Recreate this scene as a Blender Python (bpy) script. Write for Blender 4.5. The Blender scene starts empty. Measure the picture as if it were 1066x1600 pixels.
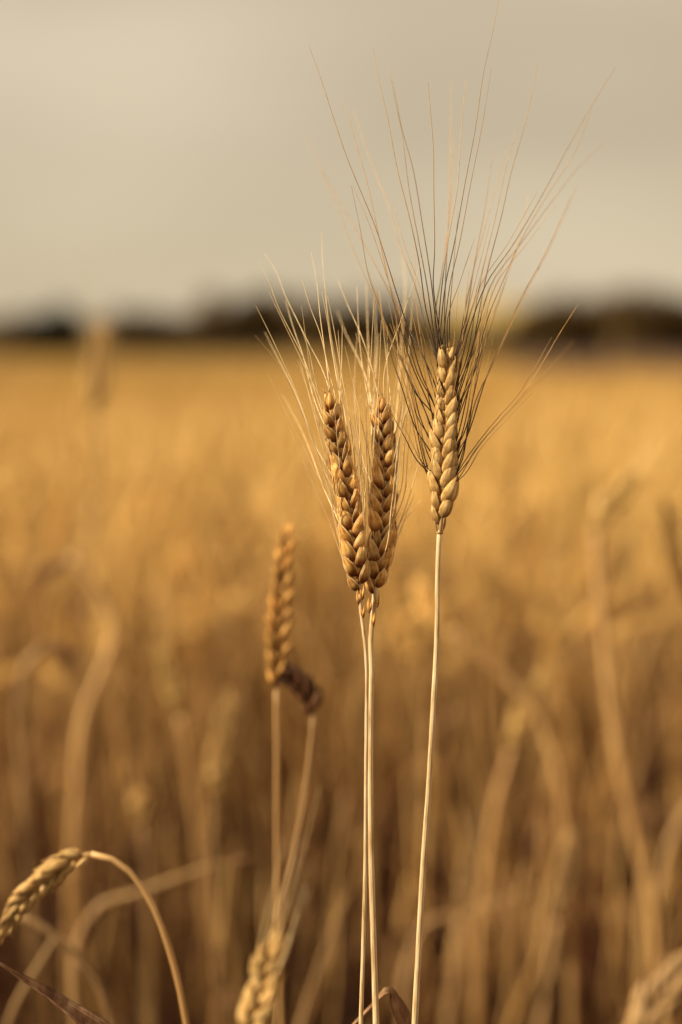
import bpy, math, random
import numpy as np
from mathutils import Vector
R_ = random.Random(11)
scene = bpy.context.scene
COL = scene.collection
# ------------------------------------------------------------------ camera
K = 1600*50/36.0
PITCH = math.atan(255/K)
CAMZ = 0.95
cam_d = bpy.data.cameras.new('camera')
cam = bpy.data.objects.new('camera', cam_d); COL.objects.link(cam)
cam_d.sensor_fit = 'VERTICAL'; cam_d.sensor_height = 36; cam_d.lens = 50
cam.location = (0, 0, CAMZ); cam.rotation_euler = (math.pi/2-PITCH, 0, 0)
cam_d.clip_start = 0.02; cam_d.clip_end = 6000
cam_d.dof.use_dof = True; cam_d.dof.focus_distance = 0.58; cam_d.dof.aperture_fstop = 2.6
scene.camera = cam
# ------------------------------------------------------------------ world
SUN_EL = math.radians(33); SUN_AZ = math.radians(-104)      # azimuth from +Y, clockwise
sd = Vector((math.sin(SUN_AZ)*math.cos(SUN_EL), math.cos(SUN_AZ)*math.cos(SUN_EL), math.sin(SUN_EL)))
world = bpy.data.worlds.new('World'); scene.world = world; world.use_nodes = True
nt = world.node_tree; nt.nodes.clear()
def N(t, typ, **kw):
    n = t.nodes.new(typ)
    for k, v in kw.items(): setattr(n, k, v)
    return n
wo = N(nt, 'ShaderNodeOutputWorld'); bg = N(nt, 'ShaderNodeBackground'); bg.inputs[1].default_value = 0.1
sky = N(nt, 'ShaderNodeTexSky', sky_type='NISHITA', sun_disc=False)
sky.sun_elevation = SUN_EL; sky.sun_rotation = SUN_AZ; sky.dust_density = 4
tc = N(nt, 'ShaderNodeTexCoord'); mp = N(nt, 'ShaderNodeMapping'); mp.inputs['Scale'].default_value = (1.6, 1.6, 3.8)
mp.inputs['Location'].default_value = (0.4, 0.2, 0.35)
nz = N(nt, 'ShaderNodeTexNoise'); nz.inputs['Scale'].default_value = 1.5; nz.inputs['Detail'].default_value = 1.6; nz.inputs['Roughness'].default_value = .45
cr = N(nt, 'ShaderNodeValToRGB')
cr.color_ramp.elements[0].position = .36; cr.color_ramp.elements[0].color = (.36, .298, .205, 1)
cr.color_ramp.elements[1].position = .62; cr.color_ramp.elements[1].color = (.475, .40, .285, 1)
mul = N(nt, 'ShaderNodeVectorMath', operation='SCALE'); mul.inputs['Scale'].default_value = 10
mx = N(nt, 'ShaderNodeMix', data_type='RGBA'); mx.inputs[0].default_value = .97
L = nt.links.new
L(tc.outputs['Generated'], mp.inputs[0]); L(mp.outputs[0], nz.inputs['Vector']); L(nz.outputs[0], cr.inputs[0])
sz_ = N(nt, 'ShaderNodeSeparateXYZ'); L(tc.outputs['Generated'], sz_.inputs[0])
hz = N(nt, 'ShaderNodeMapRange'); hz.inputs[1].default_value = .0; hz.inputs[2].default_value = .14; hz.inputs[3].default_value = .55; hz.inputs[4].default_value = 0; L(sz_.outputs[2], hz.inputs[0])
hm = N(nt, 'ShaderNodeMix', data_type='RGBA'); hm.inputs[7].default_value = (.475, .39, .255, 1); L(hz.outputs[0], hm.inputs[0]); L(cr.outputs[0], hm.inputs[6])
L(hm.outputs[2], mul.inputs[0]); L(sky.outputs[0], mx.inputs[6]); L(mul.outputs[0], mx.inputs[7])
L(mx.outputs[2], bg.inputs[0]); L(bg.outputs[0], wo.inputs[0])
# ------------------------------------------------------------------ sun
sl = bpy.data.lights.new('sun', 'SUN'); sl.energy = 5.0; sl.angle = math.radians(2.0); sl.color = (1, .84, .56)
so = bpy.data.objects.new('sun', sl); COL.objects.link(so)
so.rotation_euler = sd.to_track_quat('Z', 'Y').to_euler(); so.location = (-5, -3, 6)
vs = scene.view_settings; vs.view_transform = 'Standard'; vs.look = 'None'; vs.exposure = 0.62; vs.gamma = 1; vs.use_curve_mapping = False
scene.render.engine = 'CYCLES'
scene.cycles.max_bounces = 8; scene.cycles.diffuse_bounces = 5; scene.cycles.transparent_max_bounces = 6
# ------------------------------------------------------------------ helpers
fw = np.array((0, math.cos(PITCH), -math.sin(PITCH))); up = np.array((0, math.sin(PITCH), math.cos(PITCH))); rt = np.array((1., 0, 0))
CAM = np.array((0, 0, CAMZ))
def P(px, py, d): return CAM + d*fw + (px-533)/K*d*rt + (800-py)/K*d*up
def proj(p):
    v = p-CAM; d = v@fw
    return 533+K*(v@rt)/d, 800-K*(v@up)/d
def nrm(v): return v/(np.linalg.norm(v)+1e-12)
def catmull(pts, n):
    pts = np.array(pts, float)
    if len(pts) == 2:
        t = np.linspace(0, 1, n)[:, None]; return pts[0]*(1-t)+pts[1]*t
    h = np.linalg.norm(np.diff(pts, axis=0), axis=1)+1e-9; cum = np.r_[0, np.cumsum(h)]; dl = np.diff(pts, axis=0)/h[:, None]
    m = np.empty_like(pts); m[0] = dl[0]; m[-1] = dl[-1]
    for i in range(1, len(pts)-1): m[i] = (dl[i-1]*h[i]+dl[i]*h[i-1])/(h[i]+h[i-1])
    out = []
    for s in np.linspace(0, cum[-1], n):
        i = min(max(int(np.searchsorted(cum, s, side='right'))-1, 0), len(h)-1); t = (s-cum[i])/h[i]; H = h[i]
        out.append((2*t**3-3*t*t+1)*pts[i]+(t**3-2*t*t+t)*H*m[i]+(3*t*t-2*t**3)*pts[i+1]+(t**3-t*t)*H*m[i+1])
    return np.array(out)
class MB:
    def __init__(s): s.v = []; s.f = []; s.uv = []; s.m = []
    def add(s, V, F, UV, mi=0):
        b = len(s.v); s.v += [tuple(x) for x in V]; s.uv += [tuple(x) for x in UV]
        s.f += [tuple(b+i for i in f) for f in F]; s.m += [mi]*len(F)
    def tube(s, pts, rad, sides=6, mi=0, flat=1.0, cap=False):
        pts = np.array(pts, float); n = len(pts); rad = np.broadcast_to(rad, (n,))
        T = np.gradient(pts, axis=0); a = nrm(np.cross(T[0], (0.31, 1, .2)))
        V = []; UV = []
        for i in range(n):
            t = nrm(T[i]); a = nrm(a-t*(a@t)); b = np.cross(t, a)
            for j in range(sides):
                th = 2*math.pi*j/sides
                V.append(pts[i]+rad[i]*(math.cos(th)*a+flat*math.sin(th)*b)); UV.append((abs(1-2*j/sides), i/(n-1)))
        F = [(i*sides+j, i*sides+(j+1) % sides, (i+1)*sides+(j+1) % sides, (i+1)*sides+j) for i in range(n-1) for j in range(sides)]
        if cap: F += [tuple(range(sides))[::-1], tuple((n-1)*sides+j for j in range(sides))]
        s.add(V, F, UV, mi)
    def scale(s, base, ax, nm, Ln, w, t, bow=.12, rows=10, cols=12, mi=0, beak=.0, beakl=0, rim=0):
        """a boat shaped husk: pointed, keeled on its outer side"""
        ax = nrm(ax); nm = nrm(nm-ax*(nm@ax)); sd_ = np.cross(ax, nm)
        V = []; UV = []
        for i in range(rows+1):
            u = i/rows; uu = min(max(u, .02), .995)
            pr = (uu**.60*(1-uu)**1.1)/.328
            if beak: pr = max(pr*(1-beak*.3), .05)
            for j in range(cols):
                th = 2*math.pi*j/cols; c, sn = math.cos(th), math.sin(th)
                k = math.exp(-((th-math.pi/2)/.25)**2)*.28
                out = (sn**.75 if sn > 0 else sn*.35)*t*pr*(1+k)
                V.append(base+ax*Ln*u+sd_*(w/2*pr*c)+nm*(out+bow*Ln*(math.sin(math.pi*min(u*1.05, 1))-.3*u*u)))
                UV.append((abs(1-2*((j/cols+.25) % 1)), u))
        F = [(i*cols+j, i*cols+(j+1) % cols, (i+1)*cols+(j+1) % cols, (i+1)*cols+j) for i in range(rows) for j in range(cols)]
        s.add(V, F, UV, mi)
        tip = base+ax*Ln*.97+nm*(-.3*bow*Ln)
        if rim:          # thin pale edges of the husk running together into its tooth
            for jj in (0, cols//2):
                e = [np.array(V[i*cols+jj])+nm*.00008 for i in range(1, rows)]+[tip+ax*Ln*.02, tip+ax*(Ln*.02+beakl)+nm*.0002]
                s.tube(e, np.r_[np.linspace(.00010, rim, len(e)-3), rim, rim*.7, rim*.3], 5, 1)
        elif beakl: s.tube([tip-ax*Ln*.12+nm*.0001, tip+ax*beakl*.4, tip+ax*beakl+nm*beakl*.12], [.00045, .0002, .00006], 5, mi)
        return tip
    def ribbon(s, pts, wid, side, fold=.25, th=.00018, mi=0, nc=5, rnd=None):
        """leaf blade with a folded midrib and real thickness"""
        pts = np.array(pts, float); n = len(pts); T = np.gradient(pts, axis=0); V = []; UV = []
        side = np.array(side, float)
        for i in range(n):
            t = nrm(T[i]); sv = side[i] if side.ndim == 2 else side
            b = nrm(sv-t*(sv@t)); m = np.cross(t, b); w = wid[i]
            row = [(c, 1) for c in np.linspace(-1, 1, nc)]+[(c, -1) for c in np.linspace(1, -1, nc)]
            for c, sg in row:
                z = fold*w*abs(c)+sg*th
                if rnd: z += rnd*w*math.sin(i*.9+c*3)
                V.append(pts[i]+b*c*w/2+m*z); UV.append(((c+1)/2, i/(n-1)))
        q = 2*nc
        F = [(i*q+j, i*q+(j+1) % q, (i+1)*q+(j+1) % q, (i+1)*q+j) for i in range(n-1) for j in range(q)]
        F += [tuple(range(q))[::-1], tuple((n-1)*q+j for j in range(q))]
        s.add(V, F, UV, mi)
    def mesh(s, name, mats, smooth=True):
        me = bpy.data.meshes.new(name); me.from_pydata(s.v, [], s.f)
        for m in (mats if isinstance(mats, (list, tuple)) else [mats]): me.materials.append(m)
        uvl = me.uv_layers.new(name='UVMap'); li = np.empty(len(me.loops), np.int32); me.loops.foreach_get('vertex_index', li)
        uvl.data.foreach_set('uv', np.array(s.uv, np.float32)[li].ravel())
        me.polygons.foreach_set('material_index', s.m)
        if smooth: me.polygons.foreach_set('use_smooth', [True]*len(s.f))
        me.update(); return me
    def build(s, name, mats, parent=None, smooth=True):
        o = bpy.data.objects.new(name, s.mesh(name, mats, smooth)); COL.objects.link(o)
        if parent: o.parent = parent
        return o
def tag(o, label, cat=None, group=None, kind=None):
    if label: o['label'] = label
    if cat: o['category'] = cat
    if group: o['group'] = group
    if kind: o['kind'] = kind
    return o
def empty(name, loc):
    o = bpy.data.objects.new(name, None); COL.objects.link(o); o.location = loc; o.empty_display_size = .05; return o
def link_at(o, parent, origin):
    """world-space mesh under a parent standing at origin"""
    o.parent = parent; o.location = -np.array(origin); return o
# ------------------------------------------------------------------ materials
def mat(name, cols, rough=.6, scale=40, veins=0, bump=.15, trans=0., big=0, rand=.12, tipcol=None, rampv=None, coord='Object', spec=.3, stretch=None, bdist=.0004, veinbump=0., margin=False):
    m = bpy.data.materials.new(name); m.use_nodes = True; t = m.node_tree; t.nodes.clear(); l = t.links.new
    out = N(t, 'ShaderNodeOutputMaterial'); b = N(t, 'ShaderNodeBsdfPrincipled')
    b.inputs['Roughness'].default_value = rough; b.inputs['Specular IOR Level'].default_value = spec
    tcn = N(t, 'ShaderNodeTexCoord'); nz = N(t, 'ShaderNodeTexNoise'); nz.inputs['Scale'].default_value = scale; nz.inputs['Detail'].default_value = 5
    src = tcn.outputs[coord]
    if stretch:
        mpn = N(t, 'ShaderNodeMapping'); mpn.inputs['Scale'].default_value = stretch; l(src, mpn.inputs[0]); src = mpn.outputs[0]
    l(src, nz.inputs['Vector'])
    r = N(t, 'ShaderNodeValToRGB'); k = len(cols)
    while len(r.color_ramp.elements) < k: r.color_ramp.elements.new(.5)
    for i, c in enumerate(cols):
        r.color_ramp.elements[i].position = .3+.4*i/(k-1); r.color_ramp.elements[i].color = (*c, 1)
    l(nz.outputs[0], r.inputs[0]); col = r.outputs[0]
    uv = N(t, 'ShaderNodeSeparateXYZ'); l(tcn.outputs['UV'], uv.inputs[0])
    if rampv:           # colour along the part's own length
        r2 = N(t, 'ShaderNodeValToRGB')
        while len(r2.color_ramp.elements) < len(rampv): r2.color_ramp.elements.new(.5)
        for i, (p, c) in enumerate(rampv): r2.color_ramp.elements[i].position = p; r2.color_ramp.elements[i].color = (*c, 1)
        l(uv.outputs[1], r2.inputs[0])
        mm = N(t, 'ShaderNodeMix', data_type='RGBA', blend_type='MULTIPLY'); mm.inputs[0].default_value = 1
        l(col, mm.inputs[6]); l(r2.outputs[0], mm.inputs[7]); col = mm.outputs[2]
    h = nz.outputs[0]
    if veins:
        cmb = N(t, 'ShaderNodeCombineXYZ'); l(uv.outputs[0], cmb.inputs[0])
        vy = N(t, 'ShaderNodeMath', operation='MULTIPLY'); vy.inputs[1].default_value = .06; l(uv.outputs[1], vy.inputs[0]); l(vy.outputs[0], cmb.inputs[1])
        vn = N(t, 'ShaderNodeTexNoise'); vn.inputs['Scale'].default_value = veins; vn.inputs['Detail'].default_value = 2; l(cmb.outputs[0], vn.inputs['Vector'])
        vr = N(t, 'ShaderNodeMapRange'); vr.inputs[1].default_value = .35; vr.inputs[2].default_value = .65; vr.inputs[3].default_value = .62; vr.inputs[4].default_value = 1.2
        l(vn.outputs[0], vr.inputs[0])
        mm = N(t, 'ShaderNodeVectorMath', operation='SCALE'); l(col, mm.inputs[0]); l(vr.outputs[0], mm.inputs['Scale']); col = mm.outputs[0]
        ad = N(t, 'ShaderNodeMath', operation='MULTIPLY_ADD'); ad.inputs[1].default_value = 1.0+veinbump; l(vn.outputs[0], ad.inputs[0]); l(h, ad.inputs[2]); h = ad.outputs[0]
    if margin:          # papery pale margins and keel of a husk
        r5 = N(t, 'ShaderNodeValToRGB')
        while len(r5.color_ramp.elements) < 5: r5.color_ramp.elements.new(.5)
        for i_, (p_, c_) in enumerate([(0, 1.4), (.05, .98), (.26, .95), (.42, 1.75), (1, 1)]): r5.color_ramp.elements[i_].position = p_; r5.color_ramp.elements[i_].color = (c_, c_*.99, c_*.96, 1)
        l(uv.outputs[0], r5.inputs[0]); mm = N(t, 'ShaderNodeMix', data_type='RGBA', blend_type='MULTIPLY'); mm.inputs[0].default_value = 1
        l(col, mm.inputs[6]); l(r5.outputs[0], mm.inputs[7]); col = mm.outputs[2]
    if big:             # slow change from plant to plant over the field
        g = N(t, 'ShaderNodeNewGeometry'); n2 = N(t, 'ShaderNodeTexNoise'); n2.inputs['Scale'].default_value = big; n2.inputs['Detail'].default_value = 2
        l(g.outputs['Position'], n2.inputs['Vector'])
        r3 = N(t, 'ShaderNodeValToRGB'); r3.color_ramp.elements[0].position = .35; r3.color_ramp.elements[1].position = .65
        r3.color_ramp.elements[0].color = (.80, .76, .70, 1); r3.color_ramp.elements[1].color = (1.12, 1.12, 1.1, 1)
        l(n2.outputs[0], r3.inputs[0]); mm = N(t, 'ShaderNodeMix', data_type='RGBA', blend_type='MULTIPLY'); mm.inputs[0].default_value = 1
        l(col, mm.inputs[6]); l(r3.outputs[0], mm.inputs[7]); col = mm.outputs[2]
        sp_ = N(t, 'ShaderNodeSeparateXYZ'); l(g.outputs['Position'], sp_.inputs[0]); m4 = N(t, 'ShaderNodeMapRange'); m4.inputs[2].default_value = 20; l(sp_.outputs[1], m4.inputs[0])
        r4 = N(t, 'ShaderNodeValToRGB')      # greener, later strip of the crop from about five metres on
        while len(r4.color_ramp.elements) < 4: r4.color_ramp.elements.new(.5)
        for i_, (p_, c_) in enumerate([(.2, (1, 1, 1)), (.28, (.80, .72, .58)), (.5, (.76, .70, .55)), (.7, (.80, .80, .66))]): r4.color_ramp.elements[i_].position = p_; r4.color_ramp.elements[i_].color = (*c_, 1)
        l(m4.outputs[0], r4.inputs[0]); mm = N(t, 'ShaderNodeMix', data_type='RGBA', blend_type='MULTIPLY'); mm.inputs[0].default_value = 1
        l(col, mm.inputs[6]); l(r4.outputs[0], mm.inputs[7]); col = mm.outputs[2]
    if rand:
        oi = N(t, 'ShaderNodeObjectInfo'); mr = N(t, 'ShaderNodeMapRange'); mr.inputs[3].default_value = 1-rand; mr.inputs[4].default_value = 1+rand*.7
        l(oi.outputs['Random'], mr.inputs[0]); mm = N(t, 'ShaderNodeVectorMath', operation='SCALE'); l(col, mm.inputs[0]); l(mr.outputs[0], mm.inputs['Scale']); col = mm.outputs[0]
    l(col, b.inputs['Base Color'])
    if bump:
        bp = N(t, 'ShaderNodeBump'); bp.inputs['Strength'].default_value = bump; bp.inputs['Distance'].default_value = bdist
        l(h, bp.inputs['Height']); l(bp.outputs[0], b.inputs['Normal'])
    sh = b.outputs[0]
    if trans:
        tr = N(t, 'ShaderNodeBsdfTranslucent'); l(col, tr.inputs[0]); ms = N(t, 'ShaderNodeMixShader'); ms.inputs[0].default_value = trans
        l(sh, ms.inputs[1]); l(tr.outputs[0], ms.inputs[2]); sh = ms.outputs[0]
    l(sh, out.inputs[0]); return m
W = (1, 1, 1)
M = {}
M['husk_pale'] = mat('husk_pale', [(.42, .23, .075), (.68, .44, .17), (.80, .57, .28)], .5, 300, 16, .7, .15, rampv=[(0, (.5, .36, .28)), (.28, (.92, .88, .84)), (.8, W), (1, (.8, .62, .45))], rand=.16, veinbump=2, margin=True)  # darker husk base, partly painted shade where husks overlap
M['husk_gold'] = mat('husk_gold', [(.44, .19, .045), (.76, .43, .12), (.88, .63, .29)], .42, 280, 16, .7, .18, rampv=[(0, (.22, .09, .07)), (.2, (.5, .3, .22)), (.42, (1, .95, .9)), (.75, (1.1, 1.08, 1.05)), (1, (1.3, 1.3, 1.3))], rand=.3, veinbump=2, margin=True)  # ramp darkens each husk base, partly painting the shade of the crevices
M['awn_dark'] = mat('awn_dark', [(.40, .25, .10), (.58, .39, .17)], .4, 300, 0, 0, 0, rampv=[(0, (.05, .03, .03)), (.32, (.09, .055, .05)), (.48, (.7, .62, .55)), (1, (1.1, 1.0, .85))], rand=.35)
M['awn_gold'] = mat('awn_gold', [(.72, .50, .24), (.92, .74, .46)], .4, 300, 0, 0, .1, rand=.2)
M['stem_pale'] = mat('stem_pale', [(.44, .28, .13), (.68, .49, .28), (.80, .64, .42)], .5, 700, 14, .5, 0, rand=.06, stretch=(1, 1, .06))
M['stem_brown'] = mat('stem_brown', [(.42, .23, .09), (.60, .37, .16)], .45, 60, 10, .3, 0, rand=.06, stretch=(1, 1, .12))
M['leaf_brown'] = mat('leaf_brown', [(.14, .06, .032), (.30, .15, .075), (.50, .31, .17)], .6, 260, 22, .8, .2, rand=.1, stretch=(1, 1, .5))
M['f_ear'] = mat('field_ear', [(.60, .35, .11), (.90, .62, .24)], .55, 160, 0, .3, .1, big=1.6, rand=.4)
M['f_awn'] = mat('field_awn', [(.74, .47, .15), (.88, .62, .24)], .5, 60, 0, 0, .1, big=1.6, rand=.2)
M['f_stem'] = mat('field_stem', [(.50, .29, .10), (.80, .53, .23)], .5, 14, 0, 0, 0, big=1.6, rand=.42, rampv=[(0, (.09, .026, .03)), (.46, (.17, .06, .065)), (.70, (.9, .85, .82)), (1, W)])  # ramp reddens and darkens the stem foot, painting shade deep in the crop
M['f_leaf'] = mat('field_leaf', [(.09, .03, .022), (.36, .19, .08)], .6, 30, 0, 0, .25, big=1.6, rand=.3)
M['e_dark'] = mat('ear_brown', [(.05, .018, .008), (.15, .06, .022)], .6, 200, 0, .3, .05, rand=.2)
M['stem_dull'] = mat('stem_dull', [(.24, .13, .055), (.42, .26, .115)], .6, 60, 8, .3, 0, rand=.15, stretch=(1, 1, .12))
M['ear_amber'] = mat('ear_amber', [(.46, .21, .05), (.88, .50, .14)], .6, 200, 0, .3, .1, rampv=[(0, (.14, .06, .04)), (.3, (.5, .4, .3)), (.55, W), (1, (1.2, 1.2, 1.2))], rand=.35)  # dark bases and bright tips paint a lit and shaded pattern
M['foliage_dark'] = mat('foliage_dark', [(.010, .009, .006), (.022, .018, .009)], .9, .5, 0, 0, 0, rand=.1, spec=0)
M['soil'] = mat('soil', [(.03, .014, .011), (.06, .026, .018), (.09, .042, .028)], .95, 9, 0, .6, 0, rand=0, bdist=.02, coord='Object')
M['far_crop'] = mat('far_crop', [(.26, .18, .055), (.38, .26, .085), (.44, .31, .11)], .8, .35, 0, .5, 0, rand=0, bdist=.1)
M['hill'] = mat('hill_cover', [(.07, .045, .018), (.13, .085, .035), (.20, .14, .06)], .95, .01, 0, 0, 0, rand=0, spec=.05)
_t = M['hill'].node_tree; _b = [n for n in _t.nodes if n.type == 'BSDF_PRINCIPLED'][0]; _src = _b.inputs['Base Color'].links[0].from_socket
_g = N(_t, 'ShaderNodeTexCoord'); _s = N(_t, 'ShaderNodeSeparateXYZ'); _t.links.new(_g.outputs['Object'], _s.inputs[0])
_m = N(_t, 'ShaderNodeMapRange'); _m.inputs[1].default_value = 0; _m.inputs[2].default_value = 200; _t.links.new(_s.outputs[0], _m.inputs[0])
_r = N(_t, 'ShaderNodeValToRGB')          # a ripe field on the far slope
while len(_r.color_ramp.elements) < 4: _r.color_ramp.elements.new(.5)
for _i, (_p, _c) in enumerate([(.20, 0), (.26, 1), (.50, 1), (.56, 0)]): _r.color_ramp.elements[_i].position = _p; _r.color_ramp.elements[_i].color = (_c, _c, _c, 1)
_t.links.new(_m.outputs[0], _r.inputs[0]); _x = N(_t, 'ShaderNodeMix', data_type='RGBA'); _t.links.new(_r.outputs[0], _x.inputs[0]); _t.links.new(_src, _x.inputs[6]); _x.inputs[7].default_value = (.36, .26, .10, 1); _t.links.new(_x.outputs[2], _b.inputs['Base Color'])
M['foliage'] = mat('foliage', [(.05, .03, .012), (.11, .068, .026), (.16, .10, .04)], .8, .5, 0, 0, .1, rand=.35, spec=.05)
M['bark'] = mat('bark', [(.06, .04, .03), (.12, .085, .06)], .9, 3, 0, .4, 0, bdist=.02)
# ------------------------------------------------------------------ ground, hills
def grid(name, x0, x1, y0, y1, nx, ny, zf, m, kind):
    mb = MB(); xs = np.linspace(x0, x1, nx); ys = np.linspace(y0, y1, ny)
    V = [(x, y, zf(x, y)) for y in ys for x in xs]; F = [(j*nx+i, j*nx+i+1, (j+1)*nx+i+1, (j+1)*nx+i) for j in range(ny-1) for i in range(nx-1)]
    mb.add(V, F, [(0, 0)]*len(V)); o = mb.build(name, m); o['kind'] = kind; return o
grid('ground', -2500, 2500, -2500, 2500, 2, 2, lambda x, y: 0, M['soil'], 'structure')
def hillz(x, y):
    t = min(max((y-420)/420, 0), 1); t = t*t*(3-2*t)
    u = x/y*K+533          # bearing only decides where the ridge is high
    return -1.5+t*(30*(.80+.16*math.sin(x/210+.3)+.08*math.sin(x/83)))
grid('hills', -1500, 1500, 400, 1500, 60, 24, hillz, M['hill'], 'structure')
# ------------------------------------------------------------------ trees
def tree_mesh(seed, h, wd, n):
    r = random.Random(seed); mb = MB(); V = []; F = []
    cl = [(r.uniform(-.34, .34)*wd, r.uniform(-.3, .3)*wd, h*(.12+.66*(q/12)), wd*r.uniform(.19, .32)) for q in range(13)]
    for k in range(n):
        cx, cy, cz, cr_ = cl[k % 13]; d = nrm(np.array([r.gauss(0, 1) for _ in range(3)])); rad = cr_*r.uniform(.45, 1.1)
        c = np.array((cx, cy, cz))+d*rad*np.array((1, 1, .85))
        if c[2] < .08*h: c[2] = .08*h+abs(c[2]-.08*h)*.2
        a = nrm(np.array([r.gauss(0, 1) for _ in range(3)])); b = nrm(np.cross(a, d+.01)); s = r.uniform(.2, .42)
        i = len(V); V += [c+a*s, c+b*s*.6, c-a*s, c-b*s*.6]; F.append((i, i+1, i+2, i+3))
    V = np.array(V); V[:, 2] = .05+(V[:, 2]-V[:, 2].min())*(h-.05)/(V[:, 2].max()-V[:, 2].min())
    mb.add(V, F, [(0, 0)]*len(V)); tr = MB()
    tr.tube(catmull([(0, 0, -.1), (.1, 0, h*.3), (0, .15, h*.72)], 8), np.linspace(h*.035, h*.008, 8), 8)
    for k in range(6):
        cx, cy, cz, _ = cl[k]; tr.tube(catmull([(.05, 0, h*.28), (cx*.5, cy*.5, h*.3+cz*.3), (cx, cy, cz)], 6), np.linspace(h*.016, h*.004, 6), 6)
    return mb.mesh('crown', M['foliage'], False), tr.mesh('trunk', M['bark'])
tvar = [tree_mesh(s, 7.0, 7.5, 2600) for s in range(4)]+[tree_mesh(9+s, 3.4, 7.5, 2000) for s in range(3)]
def put_tree(px, top, d, v, label, name='tree', cat='tree', group=None, wpx=None):
    h0 = 7.0 if v < 4 else 3.4; h = (566-top)/K*d+CAMZ
    w = (wpx or 80)/K*d/7.5
    e = empty(name, ((px-533)/K*d, d, 0)); tag(e, label, cat, group)
    for me, nm_ in zip(tvar[v], ('crown', 'trunk')):
        o = bpy.data.objects.new(nm_, me); COL.objects.link(o); o.parent = e
    e.scale = (w, w, h/h0); e.rotation_euler.z = px*.7
    return e
dk = put_tree(98, 490, 90, 4, 'dark round blurred tree at the far left, left of the pale ear on the horizon', wpx=112)
put_tree(203, 496, 160, 1, 'small dark blurred tree just right of the pale ear on the horizon', wpx=66)
put_tree(12, 503, 190, 5, 'low dark bush at the far left end of the treeline', 'bush', 'bush', wpx=110)
put_tree(275, 500, 200, 4, 'low brownish bush between the small dark tree and the tall treeline', 'bush', 'bush', wpx=120)
G1 = 'trees of the treeline left of the ears'; G2 = 'trees of the treeline at the right edge'; G3 = 'bushes under the gap in the treeline'
for i, (x, t) in enumerate([(345, 478), (395, 472), (445, 476), (500, 482), (555, 484), (612, 480)]):
    put_tree(x, t-6, 205+7*(i % 3), i % 4, 'dark olive blurred tree in the treeline left of the sharp ears', group=G1, wpx=92)
for i, x in enumerate([655, 705, 752, 790]):
    put_tree(x, 521-4*(i % 2), 210+5*i, 4+i % 3, 'low olive bush below the bright gap behind the right ear', 'bush', 'bush', G3, wpx=95)
for i, (x, t) in enumerate([(835, 492), (885, 482), (935, 478), (985, 474), (1035, 472), (1085, 474)]):
    put_tree(x, t-9, 195+6*(i % 3), (i+1) % 4, 'dark blurred tree in the tall treeline at the right edge', group=G2, wpx=96)
for i, x in enumerate([-70, -150, 1140, 1210]):
    put_tree(x, 480, 205, i % 4, 'tree continuing the treeline just outside the frame', group='trees beside the frame', wpx=95)
dk.children[0].data = dk.children[0].data.copy(); dk.children[0].data.materials[0] = M['foliage_dark']
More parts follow.
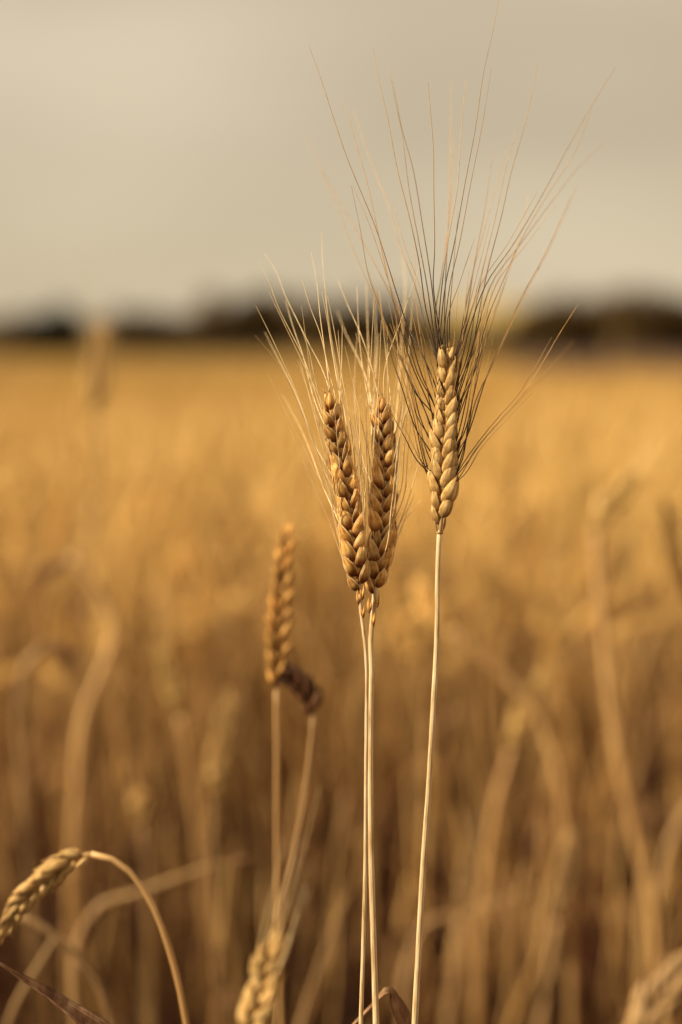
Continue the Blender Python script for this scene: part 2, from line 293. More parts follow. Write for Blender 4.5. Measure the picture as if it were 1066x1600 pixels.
# ------------------------------------------------------------------ hero ear builder
def frame_at(axis, i):
    T = nrm(axis[min(i+1, len(axis)-1)]-axis[max(i-1, 0)]); F = nrm(CAM-axis[i]); F = nrm(F-T*(F@T)); return T, np.cross(T, F)*1.0, F
def awn_pts(root, d0, target, n=14, bow=.0, side=None):
    mid = root+d0*np.linalg.norm(target-root)*.35
    p = catmull([root-d0*.002, root, root*.35+mid*.65, (root+target)/2*.3+(mid+(target-mid)*.45)*.7, target], n); return p
def taper(n, r0, r1): return np.linspace(1, 0, n)**.8*(r0-r1)+r1
def ear(parent, O, path, d, n=20, size=1., wide=1., roll=0., husk=None, awn=None, traced=(), rndawn=10, awnL=.09, seed=0, hi=True, spread=1., awn_r=.00021, dd=0., up_bias=0., label=None, fan=.16, one=False, ddepth=None, zspan=.03, tpr=.3, plump=1., cen=1., Lf=1.08, rimr=.00019, rimm=None):
    r = random.Random(seed); D = (lambda i: d) if ddepth is None else ddepth
    ax = catmull([P(x, y, D(i)) for i, (x, y) in enumerate(path)], 120)     # base -> tip
    tips = []; parts = []
    single = MB() if one else None
    rows, cols = (11, 14) if hi else (6, 8)
    for k in range(n):
        u = (k+.3)/n; i = int(u*110); T, Rr, F = frame_at(ax, i); c = ax[i]; s = 1 if k % 2 else -1
        a = roll+r.gauss(0, .06); Rv = Rr*math.cos(a)+F*math.sin(a); Fv = F*math.cos(a)-Rr*math.sin(a)
        sz = size*(0.72+.28*min(u/.16, 1))*(1-tpr*max(0, (u-.4)/.6))*r.uniform(.9, 1.1)
        L_ = .0122*sz; w = .0056*sz*wide; t = .00105*sz*plump
        mb = single or MB(); j = lambda q: r.gauss(0, q)
        tl = []
        for fb in (1, -1):
            b = c+Rv*s*.0013*sz*wide+Fv*fb*.0015*sz
            tilt = fan*1.3+j(.05)
            mb.scale(b, T+Rv*s*(tilt*1.5+j(.05))+Fv*fb*(.14+j(.06)), Fv*fb*.9+Rv*s*(.35+j(.2)), L_*Lf*r.uniform(.93, 1.05), w*r.uniform(.92, 1.05), t*r.uniform(.75, 1.1), .07, rows, cols, beakl=r.uniform(.001, .0045)*sz*(1 if hi else .5), rim=rimr if hi else 0)
            b2 = c+T*.0026*sz+Rv*s*.0021*sz*wide+Fv*fb*.0004*sz     # lemma behind the glume
            tp = mb.scale(b2, T+Rv*s*(fan*1.25+j(.05))*spread+Fv*fb*(.08+j(.05)), Rv*s+Fv*fb*.25, L_*1.06, w*.92, t*1.05, .12, rows, cols)
            tl.append((tp, nrm(T+Rv*s*fan*1.6*spread+Fv*fb*.1)))
        # central floret, rising between the glumes
        tp = mb.scale(c+T*.0030*sz+Fv*.0004*sz, T+Rv*s*.14+Fv*.06, Fv+Rv*s*.2, L_*.9*cen, w*.6*cen, t*.8, .08, rows, cols)
        tl.append((tp, nrm(T+Rv*s*.1+Fv*.1)))
        if not one:
            o = link_at(mb.build('spikelet', [husk, rimm or awn]), parent, O)
        else: o = None
        for q in tl: tips.append([q[0], q[1], o, 0])
    # terminal floret
    T, Rr, F = frame_at(ax, 114); mb = single or MB()
    for s in (-1, 1):
        tp = mb.scale(ax[112]+F*.0004*s, T+Rr*s*.12, F*.8+Rr*s*.5, .0095*size, .0034*size*wide, .0011*size, .06, rows, cols, beakl=.002)
        tips.append([tp, nrm(T+Rr*s*.1), None, 0])
    if not one:
        o = link_at(mb.build('spikelet', [husk, rimm or awn]), parent, O); tips[-1][2] = tips[-2][2] = o
    else:
        eo = link_at(single.build('ear', husk), parent, O)
        for q in tips: q[2] = eo
    amb = MB() if one else None
    def add_awn(pts, rr, own):
        mb = amb or MB(); nn = len(pts)
        mb.tube(pts, taper(nn, rr, rr*.28), 5)
        if not one:
            o = link_at(mb.build('awn', awn), own, (0, 0, 0)); o.location = (0, 0, 0)
    for tr in traced:
        pts = tr[0]; zo = tr[1] if len(tr) > 1 else r.uniform(-zspan*.4, zspan*.4); rr = (tr[2] if len(tr) > 2 else 1)*awn_r
        end = pts[-1]
        best = min(tips, key=lambda q: math.hypot(proj(q[0])[0]-end[0], (proj(q[0])[1]-end[1])*.6)+q[3]*9)
        best[3] += 1; root = best[0]; rd = (root-CAM)@fw; rp = proj(root)
        pp = [p for p in pts[:-1] if p[1] < rp[1]-12]
        m = len(pp); Q = [root-best[1]*.003, root]
        for q, (x, y) in enumerate(reversed(pp)):
            f = (q+1)/m; Q.append(P(x, y, rd+zo*f))
        add_awn(catmull(Q, 34), rr, best[2])
    free = [q for q in tips if q[3] == 0]; r.shuffle(free)
    for q in free[:rndawn]:
        T = q[1]; A = nrm(ax[-1]-ax[0]); ln = awnL*r.uniform(.6, 1.1)
        off = nrm(T-A*(T@A)+.15*np.array([r.gauss(0, 1) for _ in range(3)]))
        dirv = nrm(A+off*r.uniform(.08, .34)*spread+np.array([0, 0, up_bias]))
        p = awn_pts(q[0], T, q[0]+dirv*ln, 18); add_awn(p, awn_r*.85, q[2])
    if one: link_at(amb.build('awns', awn), parent, O)
    # rachis
    mb = MB(); mb.tube(ax[::4], np.linspace(.0011, .0005, len(ax[::4]))*size, 8); link_at(mb.build('rachis', M['stem_pale' if hi else 'stem_dull']), parent, O)
    return tips
def ground_path(pts, drift=1.):
    """continue a traced stem below the frame down to the soil"""
    a, b = pts[-2], pts[-1]; dv = nrm(b-a); z = b[2]; tgt = np.array((b[0]+dv[0]/max(-dv[2], .2)*z*.35*drift, b[1]+dv[1]*z*.2, 0.))
    tgt[0] = min(max(tgt[0], b[0]-.25), b[0]+.25)
    return pts+[b*.6+tgt*.4+np.array((dv[0]*.02, 0, 0)), b*.25+tgt*.75, tgt+np.array((0, 0, -.02))]
def stem(parent, O, path, d, wpx, m, sides=12, n=90, down=True, top=.8, tl=1):
    dd = d if callable(d) else (lambda i: d)
    pts = [P(x, y, dd(i)) for i, (x, y) in enumerate(path)]
    d0 = dd(0)
    if down: pts = ground_path(pts)
    c = catmull(pts, n); r = wpx/K*d0/2
    rad = r*(top+(1-top)*np.clip(np.arange(n)/(n/6*1.0 if tl == 1 else tl), 0, 1)); mb = MB()
    ss = np.linspace(0, 1, n); rad = rad*(1+.04*np.sin(ss*37)+.03*np.sin(ss*91+1))
    mb.tube(c, rad, sides, cap=True); return link_at(mb.build('stem', m), parent, O), c
def root_of(path, d):
    pts = ground_path([P(x, y, d) for x, y in path]); p = pts[-1].copy(); p[2] = 0; return p
# ------------------------------------------------------------------ the three sharp ears
G = 'sharp bearded ears in the middle'
# A: right
sA = [(687, 828), (686, 850), (684, 905), (683, 990), (677, 1110), (670, 1230), (661, 1360), (655, 1470), (648, 1605)]
OA = root_of(sA, .58); A = empty('wheat_plant', OA)
tag(A, 'pale upright wheat ear with long dark awns, rightmost and tallest of the three sharp ears', 'wheat plant', G)
stem(A, OA, sA, .58, 9.4, M['stem_pale'], 16, 140)
trA = [
 ([(781, -12), (770, 50), (757, 107), (743, 200), (727, 285), (708, 390), (697, 440), (690, 500), (686, 590)], .01),
 ([(841, 98), (822, 190), (800, 265), (782, 345), (765, 410), (752, 470), (735, 560), (712, 640)], .02),
 ([(962, 105), (925, 165), (885, 235), (850, 300), (800, 385), (762, 440), (738, 500), (714, 610)], -.03),
 ([(925, 170), (900, 235), (855, 305), (812, 380), (790, 430), (765, 490), (738, 590), (718, 680)], -.035),
 ([(948, 218), (905, 260), (860, 318), (812, 383), (770, 440), (745, 520), (722, 640)], -.05),
 ([(903, 288), (885, 330), (855, 395), (820, 460), (796, 512), (768, 574), (745, 622), (728, 690), (716, 760)], -.03),
 ([(893, 305), (850, 400), (815, 465), (790, 522), (762, 585), (738, 660), (720, 740)], -.02),
 ([(728, 127), (720, 220), (714, 300), (703, 360), (694, 420), (686, 500), (682, 600)], .01),
 ([(705, 130), (704, 250), (698, 400), (695, 480), (700, 560)], .045),
 ([(709, 200), (703, 330), (690, 430), (680, 500), (676, 570)], .05),
 ([(669, 127), (672, 165), (677, 225), (678, 300), (679, 400), (677, 440), (684, 500), (686, 570)], 0),
 ([(606, 105), (614, 130), (627, 200), (640, 300), (655, 380), (668, 450), (678, 520), (684, 600)], 0.02),
 ([(583, 75), (590, 115), (605, 180), (620, 260), (640, 340), (655, 410), (665, 480), (674, 580)], 0.),
 ([(612, 125), (625, 190), (645, 262), (660, 350), (674, 440), (682, 510), (690, 570)], -.02),
 ([(483, 72), (497, 110), (520, 180), (540, 240), (560, 290), (585, 350), (605, 410), (622, 465), (640, 520), (657, 580), (672, 650)], 0.),
 ([(537, 155), (555, 220), (575, 290), (590, 360), (605, 430), (620, 490), (640, 560), (664, 660)], .015),
 ([(549, 290), (563, 358), (577, 434), (594, 482), (608, 545), (628, 605), (650, 670), (672, 730)], 0.),
 ([(552, 170), (580, 255), (605, 315), (625, 385), (650, 450), (668, 520), (676, 590)], .05),
 ([(478, 215), (505, 270), (540, 330), (565, 375), (590, 420), (615, 470), (645, 525), (668, 600)], .065, 1.1),
 ([(500, 265), (530, 330), (550, 385), (570, 430), (600, 500), (640, 590), (668, 680)], .055),
 ([(555, 520), (581, 580), (598, 619), (613, 648), (632, 682), (650, 717), (668, 762)], 0., 1.05),
 ([(592, 440), (600, 505), (616, 542), (632, 575), (648, 612), (668, 660)], -.01),
 ([(625, 560), (640, 610), (652, 660), (665, 720), (672, 770)], .0),
 ([(630, 540), (636, 590), (652, 640), (662, 690), (674, 745)], .01),
 ([(640, 470), (655, 540), (668, 610), (676, 690)], -.015),
 ([(648, 380), (650, 470), (664, 560), (676, 640)], .02),
 ([(772, 230), (757, 330), (740, 420), (733, 470), (720, 540), (706, 580)], .035),
 ([(790, 235), (765, 330), (738, 430), (724, 500), (706, 570)], .05),
 ([(827, 300), (812, 370), (790, 440), (770, 500), (742, 580), (722, 660)], .045),
 ([(735, 400), (728, 470), (722, 540), (716, 600), (709, 650)], 0.),
 ([(575, 420), (597, 490), (615, 545), (634, 605), (650, 665), (663, 725), (677, 788)], 0.),
 ([(615, 430), (628, 510), (641, 590), (651, 650), (662, 710), (677, 775)], .01),
 ([(600, 400), (614, 470), (626, 530), (642, 590), (656, 650), (670, 730)], -.01),
 ([(775, 420), (763, 480), (753, 535), (745, 590), (733, 650), (722, 720), (716, 780)], .0),
 ([(764, 440), (756, 500), (748, 560), (738, 630), (727, 690), (717, 745)], .015),
 ([(758, 460), (747, 530), (738, 590), (728, 655), (717, 725)], -.015),
 ([(765, 400), (755, 455), (747, 540), (733, 605), (720, 700)], -.01),
 ([(760, 430), (735, 490), (716, 545), (710, 600)], -.02),
 ([(784, 450), (760, 530), (742, 610), (724, 680), (716, 730)], .01),
 ([(903, 476), (871, 527), (845, 572), (817, 617), (788, 649), (756, 687), (727, 727), (716, 790)], -.01, .8),
 ([(897, 532), (861, 575), (823, 614), (785, 655), (745, 700), (722, 740), (712, 800)], -.065, .8),
]
extra = []
for tr in trA:
    p = tr[0]
    if p[-1][1] < 590 or R_.random() < .4: continue
    sg = -1 if p[0][0] < 690 else 1; k = R_.uniform(3, 7)*R_.choice((-1, 1)); cut = R_.uniform(0, .45); m = len(p)
    q = [(x+k*(1+1.6*(m-1-i)/m), y) for i, (x, y) in enumerate(p) if i >= cut*m]
    q[-1] = (p[-1][0], p[-1][1]+R_.uniform(-18, 40)); extra.append((q, R_.uniform(-.02, .02), .85))
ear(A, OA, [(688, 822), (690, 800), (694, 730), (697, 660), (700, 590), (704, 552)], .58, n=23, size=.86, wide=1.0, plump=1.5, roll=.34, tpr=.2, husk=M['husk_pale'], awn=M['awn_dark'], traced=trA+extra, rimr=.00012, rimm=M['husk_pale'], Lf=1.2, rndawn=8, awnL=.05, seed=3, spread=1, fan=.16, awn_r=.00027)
mb = MB()
for s, f in ((-1, .3), (1, .1), (.3, 1)):
    b = P(687, 832, .58); mb.scale(b+rt*s*.0007-fw*f*.001, up+rt*s*.22, rt*s-fw*f, .0085, .0015, .0006, .04)
mb.tube([P(687, 834.5, .58), P(687, 833, .58), P(687, 830.5, .58)], [.0012, .0016, .0013], 12)
link_at(mb.build('collar', M['stem_dull']), A, OA)
# B: left
sB = [(562, 905), (563, 930), (564, 955), (569, 990), (573, 1040), (573, 1120), (572, 1220), (571, 1350), (568, 1470), (564, 1600)]
OB = root_of(sB, .582); B = empty('wheat_plant', OB)
tag(B, 'golden wheat ear leaning left with pale awns, leftmost of the three sharp ears', 'wheat plant', G)
stem(B, OB, sB, .582, 6.6, M['stem_pale'], 14, 140)
trB = [
 ([(400, 478), (424, 526), (439, 558), (458, 600), (480, 660), (500, 720), (525, 790)], 0.),
 ([(399, 524), (428, 560), (455, 605), (472, 645), (488, 685), (508, 745), (535, 820)], -.03, 1.2),
 ([(414, 519), (432, 555), (450, 590), (470, 635), (490, 690), (520, 765)], .04, 1.2),
 ([(403, 407), (420, 440), (435, 480), (455, 520), (475, 560), (492, 610), (505, 650), (518, 690)], .01),
 ([(414, 396), (432, 425), (445, 460), (462, 495), (482, 535), (505, 580), (514, 620)], .03),
 ([(446, 470), (458, 510), (475, 560), (490, 620), (508, 670)], .03, 1.2),
 ([(470, 512), (482, 545), (492, 590), (504, 650)], 0.),
 ([(472, 436), (485, 480), (500, 520), (512, 570), (524, 640)], .0),
 ([(487, 395), (495, 440), (500, 490), (508, 550), (522, 640)], .015),
 ([(503, 362), (504, 400), (509, 460), (515, 520), (526, 590), (540, 680)], .015),
 ([(503, 455), (515, 520), (525, 580), (540, 650), (545, 710)], -.01),
 ([(512, 462), (525, 530), (535, 590), (546, 650), (554, 740)], -.01, 1.1),
 ([(509, 468), (520, 540), (531, 600), (541, 660), (550, 720)], 0.02),
 ([(535, 508), (534, 570), (531, 625), (530, 680)], .0),
 ([(420, 587), (435, 620), (452, 655), (470, 690), (490, 730), (510, 770), (528, 820)], 0., .8),
 ([(447, 655), (470, 710), (495, 770), (515, 815), (538, 890)], 0., .8),
 ([(440, 615), (468, 665), (485, 705), (505, 760), (530, 840)], .05),
 ([(500, 700), (520, 800), (535, 860), (545, 900)], .02, .8),
 ([(545, 600), (556, 670), (563, 740), (564, 810)], -.02),
 ([(552, 640), (560, 720), (568, 790), (570, 860)], -.02),
]
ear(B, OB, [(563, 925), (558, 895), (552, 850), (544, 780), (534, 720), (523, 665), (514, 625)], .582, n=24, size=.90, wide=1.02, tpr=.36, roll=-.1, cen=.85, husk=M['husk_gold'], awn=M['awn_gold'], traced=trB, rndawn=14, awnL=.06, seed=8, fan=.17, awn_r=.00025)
# C: middle
sC = [(588, 905), (585, 935), (583, 965), (580, 990), (581, 1050), (579, 1120), (579, 1210), (580, 1330), (583, 1440), (588, 1605)]
OC = root_of(sC, .588); C_ = empty('wheat_plant', OC)
tag(C_, 'golden upright wheat ear between the left leaning ear and the tall dark awned ear', 'wheat plant', G)
stem(C_, OC, sC, .588, 9.6, M['stem_pale'], 16, 140)
trC = [
 ([(527, 485), (540, 520), (560, 560), (575, 600), (584, 650)], .06, 1.2),
 ([(528, 438), (545, 480), (563, 520), (580, 570), (592, 640)], .02, 1.1),
 ([(558, 448), (560, 500), (565, 560), (575, 620), (583, 690)], .02),
 ([(572, 445), (575, 520), (577, 580), (579, 640), (584, 710)], .05, 1.3),
 ([(585, 470), (588, 530), (586, 580), (584, 650), (586, 720)], .06, 1.3),
 ([(592, 520), (588, 580), (582, 640), (580, 720)], .03),
 ([(593, 455), (600, 520), (606, 580), (608, 640)], .02),
 ([(630, 400), (633, 450), (629, 520), (624, 600), (618, 670), (613, 740)], .085, 1.6),
 ([(645, 462), (640, 540), (632, 620), (622, 700), (614, 770)], .03, 1.2),
 ([(636, 560), (630, 640), (622, 720), (613, 800)], .01),
 ([(560, 512), (555, 570), (556, 640), (568, 720), (580, 790)], .03, 1.1),
 ([(577, 540), (573, 620), (573, 700), (577, 780), (584, 850)], .0),
 ([(596, 500), (592, 600), (584, 700), (582, 800)], -.02, 1.1),
 ([(648, 778), (629, 810), (618, 838), (608, 865)], 0., .8),
 ([(658, 781), (632, 815), (616, 850), (606, 885)], 0., .8),
 ([(652, 690), (640, 730), (630, 780), (618, 830)], .0, .8),
 ([(660, 745), (640, 790), (622, 840), (606, 900)], .0, .7),
 ([(628, 660), (622, 740), (613, 810), (602, 860)], -.01),
 ([(575, 700), (571, 790), (574, 860), (578, 905)], -.01),
 ([(622, 690), (612, 790), (598, 870), (590, 905)], -.015),
 ([(640, 640), (628, 720), (617, 790), (606, 840)], .02, .9),
]
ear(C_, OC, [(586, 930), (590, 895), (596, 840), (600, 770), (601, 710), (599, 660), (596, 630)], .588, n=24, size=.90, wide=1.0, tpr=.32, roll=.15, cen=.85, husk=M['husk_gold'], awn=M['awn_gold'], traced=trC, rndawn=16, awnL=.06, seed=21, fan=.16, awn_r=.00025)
def vestige(parent, O, lst, d, m):
    for x, y, s, L0 in lst:
        mb = MB(); b = P(x, y, d); mb.scale(b, up+rt*s*.10, rt*s*.7-fw*.7, L0*1.35, .0014, .0005, .05); mb.scale(b+up*.0006, up-rt*s*.16, -rt*s*.5-fw*.8, L0*1.0, .0011, .0004, .05)
        link_at(mb.build('spikelet', m), parent, O)
vestige(B, OB, [(561, 946, -1, .0052), (567, 966, 1, .0040), (566, 938, 1, .005)], .5805, M['husk_gold'])
vestige(C_, OC, [(578, 959, -1, .005), (583, 978, 1, .0045), (589, 950, 1, .0055)], .5862, M['husk_gold'])
# bent dry leaf at the foot of B
lf = MB(); q = [P(520, 1652, .60), P(548, 1610, .60), P(575, 1582, .6), (P(600, 1556, .6)), P(607, 1550, .602), P(613, 1562, .604), P(624, 1592, .606), P(640, 1650, .61)]
c = catmull(q, 40); wd = np.interp(np.linspace(0, 1, 40), [0, .3, .52, .62, .8, 1], [.0035, .0030, .0040, .0065, .0095, .012])
sdv = np.array([nrm(rt*.55*(1 if k > 21 else .35)+fw*.6+up*.25) for k in range(40)])
lf.ribbon(c, wd, sdv, .30, .00016, rnd=.03); link_at(lf.build('leaf', M['leaf_brown']), B, OB)
# ------------------------------------------------------------------ other traced plants (out of focus)
def plant(label, spath, d, w, epath=None, name='wheat_plant', cat='wheat plant', group=None, smat='stem_dull', husk='husk_gold', awn='awn_gold', one=False, n=18, size=1.05, rndawn=0, awnL=.07, seed=1, tip=False, wide=1., ddepth=None, **kw):
    O = root_of(spath, d); e = empty(name, O); tag(e, label, cat, group)
    stem(e, O, spath, d, w, M[smat], 10, 100, top=.12 if tip else .8, tl=22 if tip else 1)
    if epath: ear(e, O, epath, d, n=n, size=size, wide=wide, husk=M[husk], awn=M[awn], rndawn=rndawn, awnL=awnL, seed=seed, hi=False, one=one, **kw)
    return e, O
plant('blurred slim upright ear without awns standing left of the sharp ears', [(432, 1078), (433, 1200), (433, 1330), (434, 1450), (440, 1605)], .72, 8,
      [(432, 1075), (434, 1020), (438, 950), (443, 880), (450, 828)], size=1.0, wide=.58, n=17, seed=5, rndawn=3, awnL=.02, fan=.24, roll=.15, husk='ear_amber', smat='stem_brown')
plant('dark shrivelled ear curling off its stem beneath the slim blurred ear', [(490, 1118), (487, 1160), (480, 1220), (463, 1320), (443, 1420), (428, 1605)], .72, 9,
      [(488, 1120), (486, 1100), (472, 1075), (452, 1055), (444, 1045)], size=.95, wide=1.0, n=9, seed=6, husk='e_dark', roll=.4)
plant('drooping pale ear on a stem arched over at the lower left', [(142, 1334), (160, 1337), (182, 1346), (207, 1366), (236, 1410), (262, 1475), (281, 1545), (292, 1605)], .532, 10.5,
      [(141, 1334), (120, 1340), (92, 1358), (62, 1382), (36, 1408), (18, 1435), (10, 1450)], size=.80, wide=.75, n=17, seed=7, husk='husk_pale', smat='stem_brown', rndawn=0, roll=.3)
plant('large blurred pale ear poking up at the bottom edge left of the stems', [(385, 1640), (378, 1700), (372, 1760)], .485, 12,
      [(384, 1640), (394, 1600), (408, 1555), (418, 1515), (427, 1478)], size=.9, wide=1.1, n=12, seed=9, husk='husk_pale', rndawn=8, awnL=.05, roll=.2, spread=.5)
plant('small pale blurred ear tip on a straight stem above the arched stem', [(222, 1290), (230, 1330), (233, 1450), (234, 1605)], 1.15, 15, [(222, 1292), (220, 1270), (217, 1245)], one=True, n=4, size=1.2, husk='husk_pale', rndawn=0)
plant('blurred pale stem leaning almost level behind the arched drooping ear', [(400, 1338), (330, 1354), (260, 1378), (200, 1400), (160, 1412), (132, 1450), (122, 1620)], .95, 18, None, tip=True)
plant('faint brown stem arching over below the drooping pale ear', [(30, 1430), (70, 1450), (115, 1490), (150, 1530), (175, 1605)], .80, 13, None)
plant('faint brown stem crossing behind the drooping ear at bottom left', [(90, 1460), (60, 1510), (30, 1560), (5, 1620)], .84, 12, None)
plant('blurred stem slanting up right beside the slim blurred ear plant', [(560, 1360), (530, 1430), (500, 1510), (470, 1605)], .95, 15, None, tip=True)
plant('blurred upright stem right of the tall ear, leaning slightly right', [(722, 1430), (712, 1520), (700, 1605)], 1.15, 16, [(722, 1430), (730, 1380), (737, 1330), (742, 1285)], one=True, n=14, size=1.15, husk='stem_dull', awn='stem_dull', rndawn=8, wide=.8)
plant('blurred pale stem near the bottom right, second from the edge', [(870, 1440), (857, 1530), (845, 1605)], 1.15, 16, [(870, 1440), (878, 1400), (887, 1350), (892, 1305)], one=True, n=14, size=1.15, husk='stem_dull', awn='stem_dull', rndawn=8, wide=.8)
plant('blurred stem slanting from low left up to the right behind the tall ear', [(850, 1378), (800, 1400), (740, 1425), (665, 1445), (640, 1500), (630, 1620)], 1.1, 15, None, tip=True)
plant('large soft blurred plant with a bent ear standing at the right', [(930, 830), (938, 930), (948, 1040), (962, 1150), (985, 1270), (1015, 1400), (1040, 1605)], 1.12, 19,
      [(930, 830), (945, 800), (968, 775), (985, 750)], one=True, n=16, size=1.4, wide=1.1, husk='f_ear', rndawn=5, smat='stem_brown')
plant('dim blurred ear with streaky awns leaning in at the bottom right corner', [(985, 1640), (960, 1720)], .44, 11, [(985, 1640), (1010, 1590), (1045, 1540), (1085, 1500)], one=True, n=14, size=.85, husk='stem_dull', awn='stem_dull', rndawn=10, awnL=.05)
plant('blurred pale ear standing upright above the slanting stem at the left', [(332, 1250), (332, 1330), (336, 1430), (345, 1605)], 1.1, 9, [(332, 1250), (340, 1190), (350, 1130), (356, 1090)], one=True, n=14, size=1.2, wide=.9, husk='husk_pale', rndawn=4)
plant('tall pink tinged blurred ear rising against the dark trees at upper left', [(152, 640), (150, 760), (140, 900), (135, 1100), (130, 1300), (130, 1605)], 1.35, 7, [(152, 640), (153, 605), (155, 560), (157, 518)], one=True, n=20, size=1.6, wide=1.0, husk='husk_pale', rndawn=6, awnL=.1)
plant('curving blurred stem with a nodding ear in the left half', [(110, 870), (150, 920), (178, 985), (160, 1050), (135, 1110), (120, 1250), (110, 1605)], 1.2, 17, [(110, 870), (95, 880), (70, 900), (58, 930)], one=True, n=12, size=.95, wide=.6, husk='f_leaf', smat='stem_brown')
plant('soft pale blurred stem bowing out to the right below the tall dark awned ear', [(700, 985), (770, 1040), (835, 1110), (870, 1200), (885, 1350), (892, 1605)], 1.18, 16, [(700, 985), (680, 965), (664, 940), (655, 915)], one=True, n=12, size=1.2, husk='f_ear', smat='stem_brown', rndawn=3)
plant('soft blurred stem bowing left at the left edge, its ear tucked over', [(70, 1010), (42, 1040), (30, 1110), (38, 1220), (50, 1400), (60, 1605)], 1.1, 17, [(70, 1010), (88, 1012), (102, 1030), (108, 1052)], one=True, n=10, size=.85, wide=.6, husk='f_leaf', smat='stem_dull')
plant('soft blurred pale stem leaning left between the leftmost plants and the slim ear', [(282, 1120), (300, 1230), (318, 1380), (330, 1605)], 1.15, 14, [(282, 1120), (272, 1085), (262, 1050), (258, 1020)], one=True, n=12, size=1.15, husk='f_ear', smat='stem_brown', rndawn=3)
plant('soft blurred pale stem leaning right close behind the tall ear stem', [(800, 1170), (775, 1260), (755, 1400), (745, 1605)], 1.2, 15, [(800, 1170), (812, 1130), (826, 1092), (842, 1060)], one=True, n=12, size=1.2, husk='f_ear', smat='stem_brown', rndawn=3)
plant('pale blurred stem crossing low at the right edge of the photo', [(1090, 1240), (1055, 1300), (1030, 1400), (1020, 1605)], 1.2, 14, [(1090, 1240), (1110, 1215), (1130, 1200)], one=True, n=8, size=1.2, husk='f_ear', smat='stem_dull')
# dry leaf at the bottom left corner, on its own plant
OG = P(175, 1640, .575).copy(); OG[2] = 0; Gp = empty('wheat_plant', OG)
tag(Gp, 'sharp folded brown dry leaf slanting across the bottom left corner', 'wheat plant')
lf = MB(); c = catmull([P(-95, 1452, .56), P(-40, 1482, .565), P(0, 1508, .57), P(60, 1550, .575), P(120, 1600, .575), P(180, 1660, .58), P(215, 1760, .58)], 44)
wd = np.interp(np.linspace(0, 1, 44), [0, .28, .45, .7, .85, 1], [.0006, .0018, .0068, .0145, .0150, .006])
lf.ribbon(c, wd, nrm(rt*.62-up*.35+fw*.55), .42, .00016, rnd=.02, nc=7); link_at(lf.build('leaf', M['leaf_brown']), Gp, OG)
mb = MB(); mb.tube(catmull([P(215, 1740, .58), P(213, 1800, .58), P(200, 2300, .58), OG+np.array((0, 0, -.02))], 30), np.full(30, .0014), 10, cap=True); link_at(mb.build('stem', M['stem_brown']), Gp, OG)
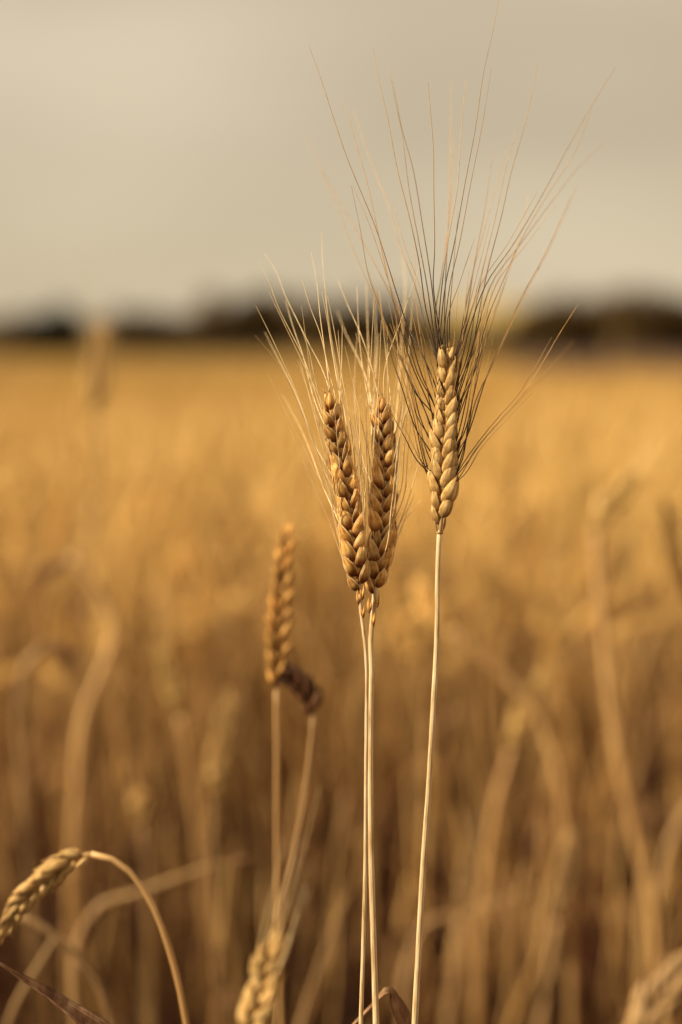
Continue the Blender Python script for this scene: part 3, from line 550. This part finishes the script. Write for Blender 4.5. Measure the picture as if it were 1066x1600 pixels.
# ------------------------------------------------------------------ field plants
def field_template(seed, lod):
    """stem, ear, awns, leaves of one plant at the origin; lod 0 near, 1 mid, 2 far"""
    r = random.Random(seed); h = r.uniform(.63, .73); lean = r.uniform(.0, .09); nod = (.05, .1, .2, .3, .5, .15, .4, .25, .8, 1.1, 1.5, 1.9)[seed-100]
    p = [(0, 0, -.02), (lean*.15, 0, h*.35), (lean*.5, .004, h*.7)]
    x, z, a = lean, h*.86, lean*1.2; p.append((x, 0, z)); el = r.uniform(.065, .085)
    nst = 7
    pts = []
    for k in range(nst): a += nod*.75/nst; x += math.sin(a)*.016; z += math.cos(a)*.016; pts.append((x, 0, z))
    sp = catmull(p+pts, (26, 10, 6)[lod]); parts = {}
    mb = MB(); mb.tube(sp, np.linspace(.0019, .0012, len(sp))*(1.0, 1.15, 1.5)[lod], (8, 4, 3)[lod]); parts['stem'] = mb
    e = [sp[-1]]; 
    for k in range(6): a += nod*.25/6; e.append(e[-1]+np.array((math.sin(a), 0, math.cos(a)))*el/6)
    ax = catmull(e, 40); mb = MB(); am = MB()
    if lod == 0:
        for k in range(16):
            i = int((k+.2)/16*37); T = nrm(ax[min(i+2, 39)]-ax[max(i-2, 0)]); Y = np.array((0, 1., 0)); X = np.cross(Y, T); s = 1 if k % 2 else -1
            szz = 1-.3*k/16
            for fb in (1, -1):
                mb.scale(ax[i]+Y*s*.0015+X*fb*.001, T+Y*s*.35+X*fb*.2, X*fb+Y*s*.5, .011*szz, .006*szz, .0028*szz, .1, 5, 6)
    else:
        nr = (9, 4)[lod-1]; c = ax[np.linspace(0, 39, nr).astype(int)]
        rad = np.sin(np.linspace(.35, 3.0, nr)**.9)*.0062*(1, 1.15)[lod-1]; rad = rad*(1+.28*np.array([(-1)**k for k in range(nr)])*(lod == 1)); mb.tube(c, np.abs(rad)+.0006, (6, 4)[lod-1], flat=.8)
    parts['ear'] = mb
    na = (16, 7, 3)[lod]
    for k in range(na):
        i = int((k+.5)/na*37); T = nrm(ax[min(i+2, 39)]-ax[max(i-2, 0)]); s = 1 if k % 2 else -1
        dv = nrm(T+np.array((r.gauss(0, .12), s*.25+r.gauss(0, .1), .05))); ln = r.uniform(.06, .11); ns = (7, 3, 2)[lod]
        q = np.array([ax[i]+T*.007+dv*ln*t+T*ln*.12*t*t for t in np.linspace(0, 1, ns)])
        am.tube(q, np.linspace(.00028, .0001, ns)*(1, 1.5, 3)[lod], 3)
    parts['awns'] = am
    for li in range((3, 2, 1)[lod]):
        lb = MB(); zh = r.uniform(.30, .66)*h; th = r.uniform(0, 6.28); i = int(np.argmin(abs(sp[:, 2]-zh))); b = sp[i]; ln = r.uniform(.12, .24)
        o = np.array((math.cos(th), math.sin(th), 0)); dr = r.uniform(.4, 1.6); n = (12, 5, 3)[lod]
        q = np.array([b+o*ln*(.5*t)*(1-.3*t*dr*.5)+np.array((0, 0, ln*(.75*t-dr*t*t))) for t in np.linspace(0, 1, n)])
        q[:, 2] = np.maximum(q[:, 2], .01)
        tw = r.uniform(-2, 2); sv = np.array([nrm(np.cross(o, (0, 0, 1))*math.cos(tw*t)+np.array((0, 0, 1))*math.sin(tw*t)+o*.05) for t in np.linspace(0, 1, n)])
        lb.ribbon(q, np.sin(np.linspace(.5, 3.05, n))*.0085+.0008, sv, .2, .00025, nc=(4, 2, 2)[lod]); parts['leaf%d' % li] = lb
    return parts
NV = 12
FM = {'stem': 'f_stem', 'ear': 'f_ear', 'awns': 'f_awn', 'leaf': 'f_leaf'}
near = []
for v in range(NV):
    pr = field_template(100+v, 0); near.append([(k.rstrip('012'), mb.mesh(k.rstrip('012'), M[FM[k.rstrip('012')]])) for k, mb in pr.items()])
rp = random.Random(77); spots = []
dens0 = 270
def inview(x, y, *q): return abs(x) < .24*y+.05
cand = []
while len(cand) < int(dens0*2.9*4.0):
    y = rp.uniform(1.3, 4.2); x = rp.uniform(-2.5, 2.5)
    if abs(x) > .24*y+1.3: continue
    if y < 2.0 and rp.random() < .5*(2.2-y)/.9: continue
    cand.append((x, y))
for _ in range(170):         # short, half lodged plants low down between the tall ones
    y = rp.uniform(1.05, 1.8); x = rp.uniform(-.24*y-.1, .24*y+.1); cand.append((x, y, rp.uniform(.60, .85)*(.9+.1*y)))
for _ in range(75):          # bent and lodged ripe plants that tangle the rows
    y = rp.uniform(1.35, 2.7); x = rp.uniform(-.24*y-.05, .24*y+.05); cand.append((x, y, 0, rp.randrange(8, 12)))
cand.sort(key=lambda c: c[1])
vis = [c for c in cand if inview(*c)][:300]; vset = set(vis)
GF = 'out of focus wheat plants of the field behind the sharp ears'
for i, cc in enumerate(vis):
    x, y = cc[:2]; low = cc[2] if len(cc) > 2 else 0
    e = empty('wheat_plant', (x, y, 0)); tl_ = .22 if len(cc) > 3 else .05; e.rotation_euler = (rp.gauss(0, tl_), rp.gauss(0, tl_), rp.uniform(0, 6.28)); s = low or rp.uniform(.93, 1.04); e.scale = (s, s, s)
    tag(e, 'ripe golden wheat plant, out of focus among the many behind the sharp ears', 'wheat plant', GF)
    if low: tag(e, 'short dull leafy wheat shoot without an ear, low in the shade of the ripe plants', 'wheat plant', 'low shoots between the wheat stems')
    for nm_, me in near[cc[3] if len(cc) > 3 else rp.randrange(8 if y < 2.1 else NV)]:
        if low and nm_ in ('ear', 'awns'): continue
        o = bpy.data.objects.new(nm_, me); COL.objects.link(o); o.parent = e
# the rest of the field as one object
tm = {}
for lod in (1, 2):
    for v in range(NV):
        pr = field_template(100+v, lod); mb = MB()
        for k, b in pr.items():
            mi = ['stem', 'ear', 'awns', 'leaf'].index(k.rstrip('012')); mb.add(b.v, b.f, b.uv, mi)
        V = np.array(mb.v); tot = np.array([len(f) for f in mb.f]); lp = np.concatenate([np.array(f) for f in mb.f]); UV = np.array(mb.uv)
        tm[lod, v] = (V, lp, tot, np.array(mb.m), UV)
sp2 = [(x, y, 1) for x, y, *q in cand if (x, y, *q) not in vset]
rng = random.Random(5)
def scatter(y0, y1, dens, lod, mg):
    w1 = .24*y1+mg; n = int((y1-y0)*2*w1*dens)
    for _ in range(n):
        y = rng.uniform(y0, y1); x = rng.uniform(-w1, w1)
        if abs(x) < .24*y+mg and not (y > 8.5+1.5*math.sin(x) and x > .115*y): sp2.append((x, y, lod))
scatter(4.2, 8, 230, 1, 1.0); scatter(8, 16, 110, 2, 1.2); scatter(16, 27, 60, 2, 2)
for _ in range(4200):        # beside and behind the camera: these shade the stems in view
    x = rng.choice((-1, 1))*rng.uniform(.55, 2.2); sp2.append((x, rng.uniform(-.5, 1.3), 1))
Vs, Ls, Ts, Ms, Us = [], [], [], [], []; off = 0
for x, y, lod in sp2:
    V, lp, tot, mi, UV = tm[lod, rng.randrange(NV)]; a = rng.uniform(0, 6.28); s = rng.uniform(.92, 1.05); ca, sa = math.cos(a)*s, math.sin(a)*s
    lx, ly = rng.gauss(0, .05), rng.gauss(0, .05)
    Q = np.empty_like(V); Q[:, 0] = V[:, 0]*ca-V[:, 1]*sa+x+V[:, 2]*lx; Q[:, 1] = V[:, 0]*sa+V[:, 1]*ca+y+V[:, 2]*ly; Q[:, 2] = V[:, 2]*s
    Vs.append(Q.astype(np.float32)); Ls.append(lp+off); Ts.append(tot); Ms.append(mi); Us.append(UV[lp]); off += len(V)
Vv = np.concatenate(Vs); Lv = np.concatenate(Ls).astype(np.int32); Tv = np.concatenate(Ts).astype(np.int32); Mv = np.concatenate(Ms).astype(np.int32); Uv = np.concatenate(Us).astype(np.float32)
me = bpy.data.meshes.new('wheat_field'); me.vertices.add(len(Vv)); me.vertices.foreach_set('co', Vv.ravel())
me.loops.add(len(Lv)); me.loops.foreach_set('vertex_index', Lv); me.polygons.add(len(Tv))
me.polygons.foreach_set('loop_start', np.r_[0, np.cumsum(Tv)[:-1]].astype(np.int32)); me.polygons.foreach_set('loop_total', Tv)
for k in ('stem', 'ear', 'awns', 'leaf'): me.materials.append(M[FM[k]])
me.polygons.foreach_set('material_index', Mv); me.polygons.foreach_set('use_smooth', np.ones(len(Tv), bool))
ul = me.uv_layers.new(name='UVMap'); ul.data.foreach_set('uv', Uv.ravel()); me.update(calc_edges=True); me.validate()
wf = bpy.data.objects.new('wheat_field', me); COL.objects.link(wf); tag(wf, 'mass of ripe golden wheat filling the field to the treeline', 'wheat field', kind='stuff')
print('field faces', len(Tv), 'plants', len(sp2))
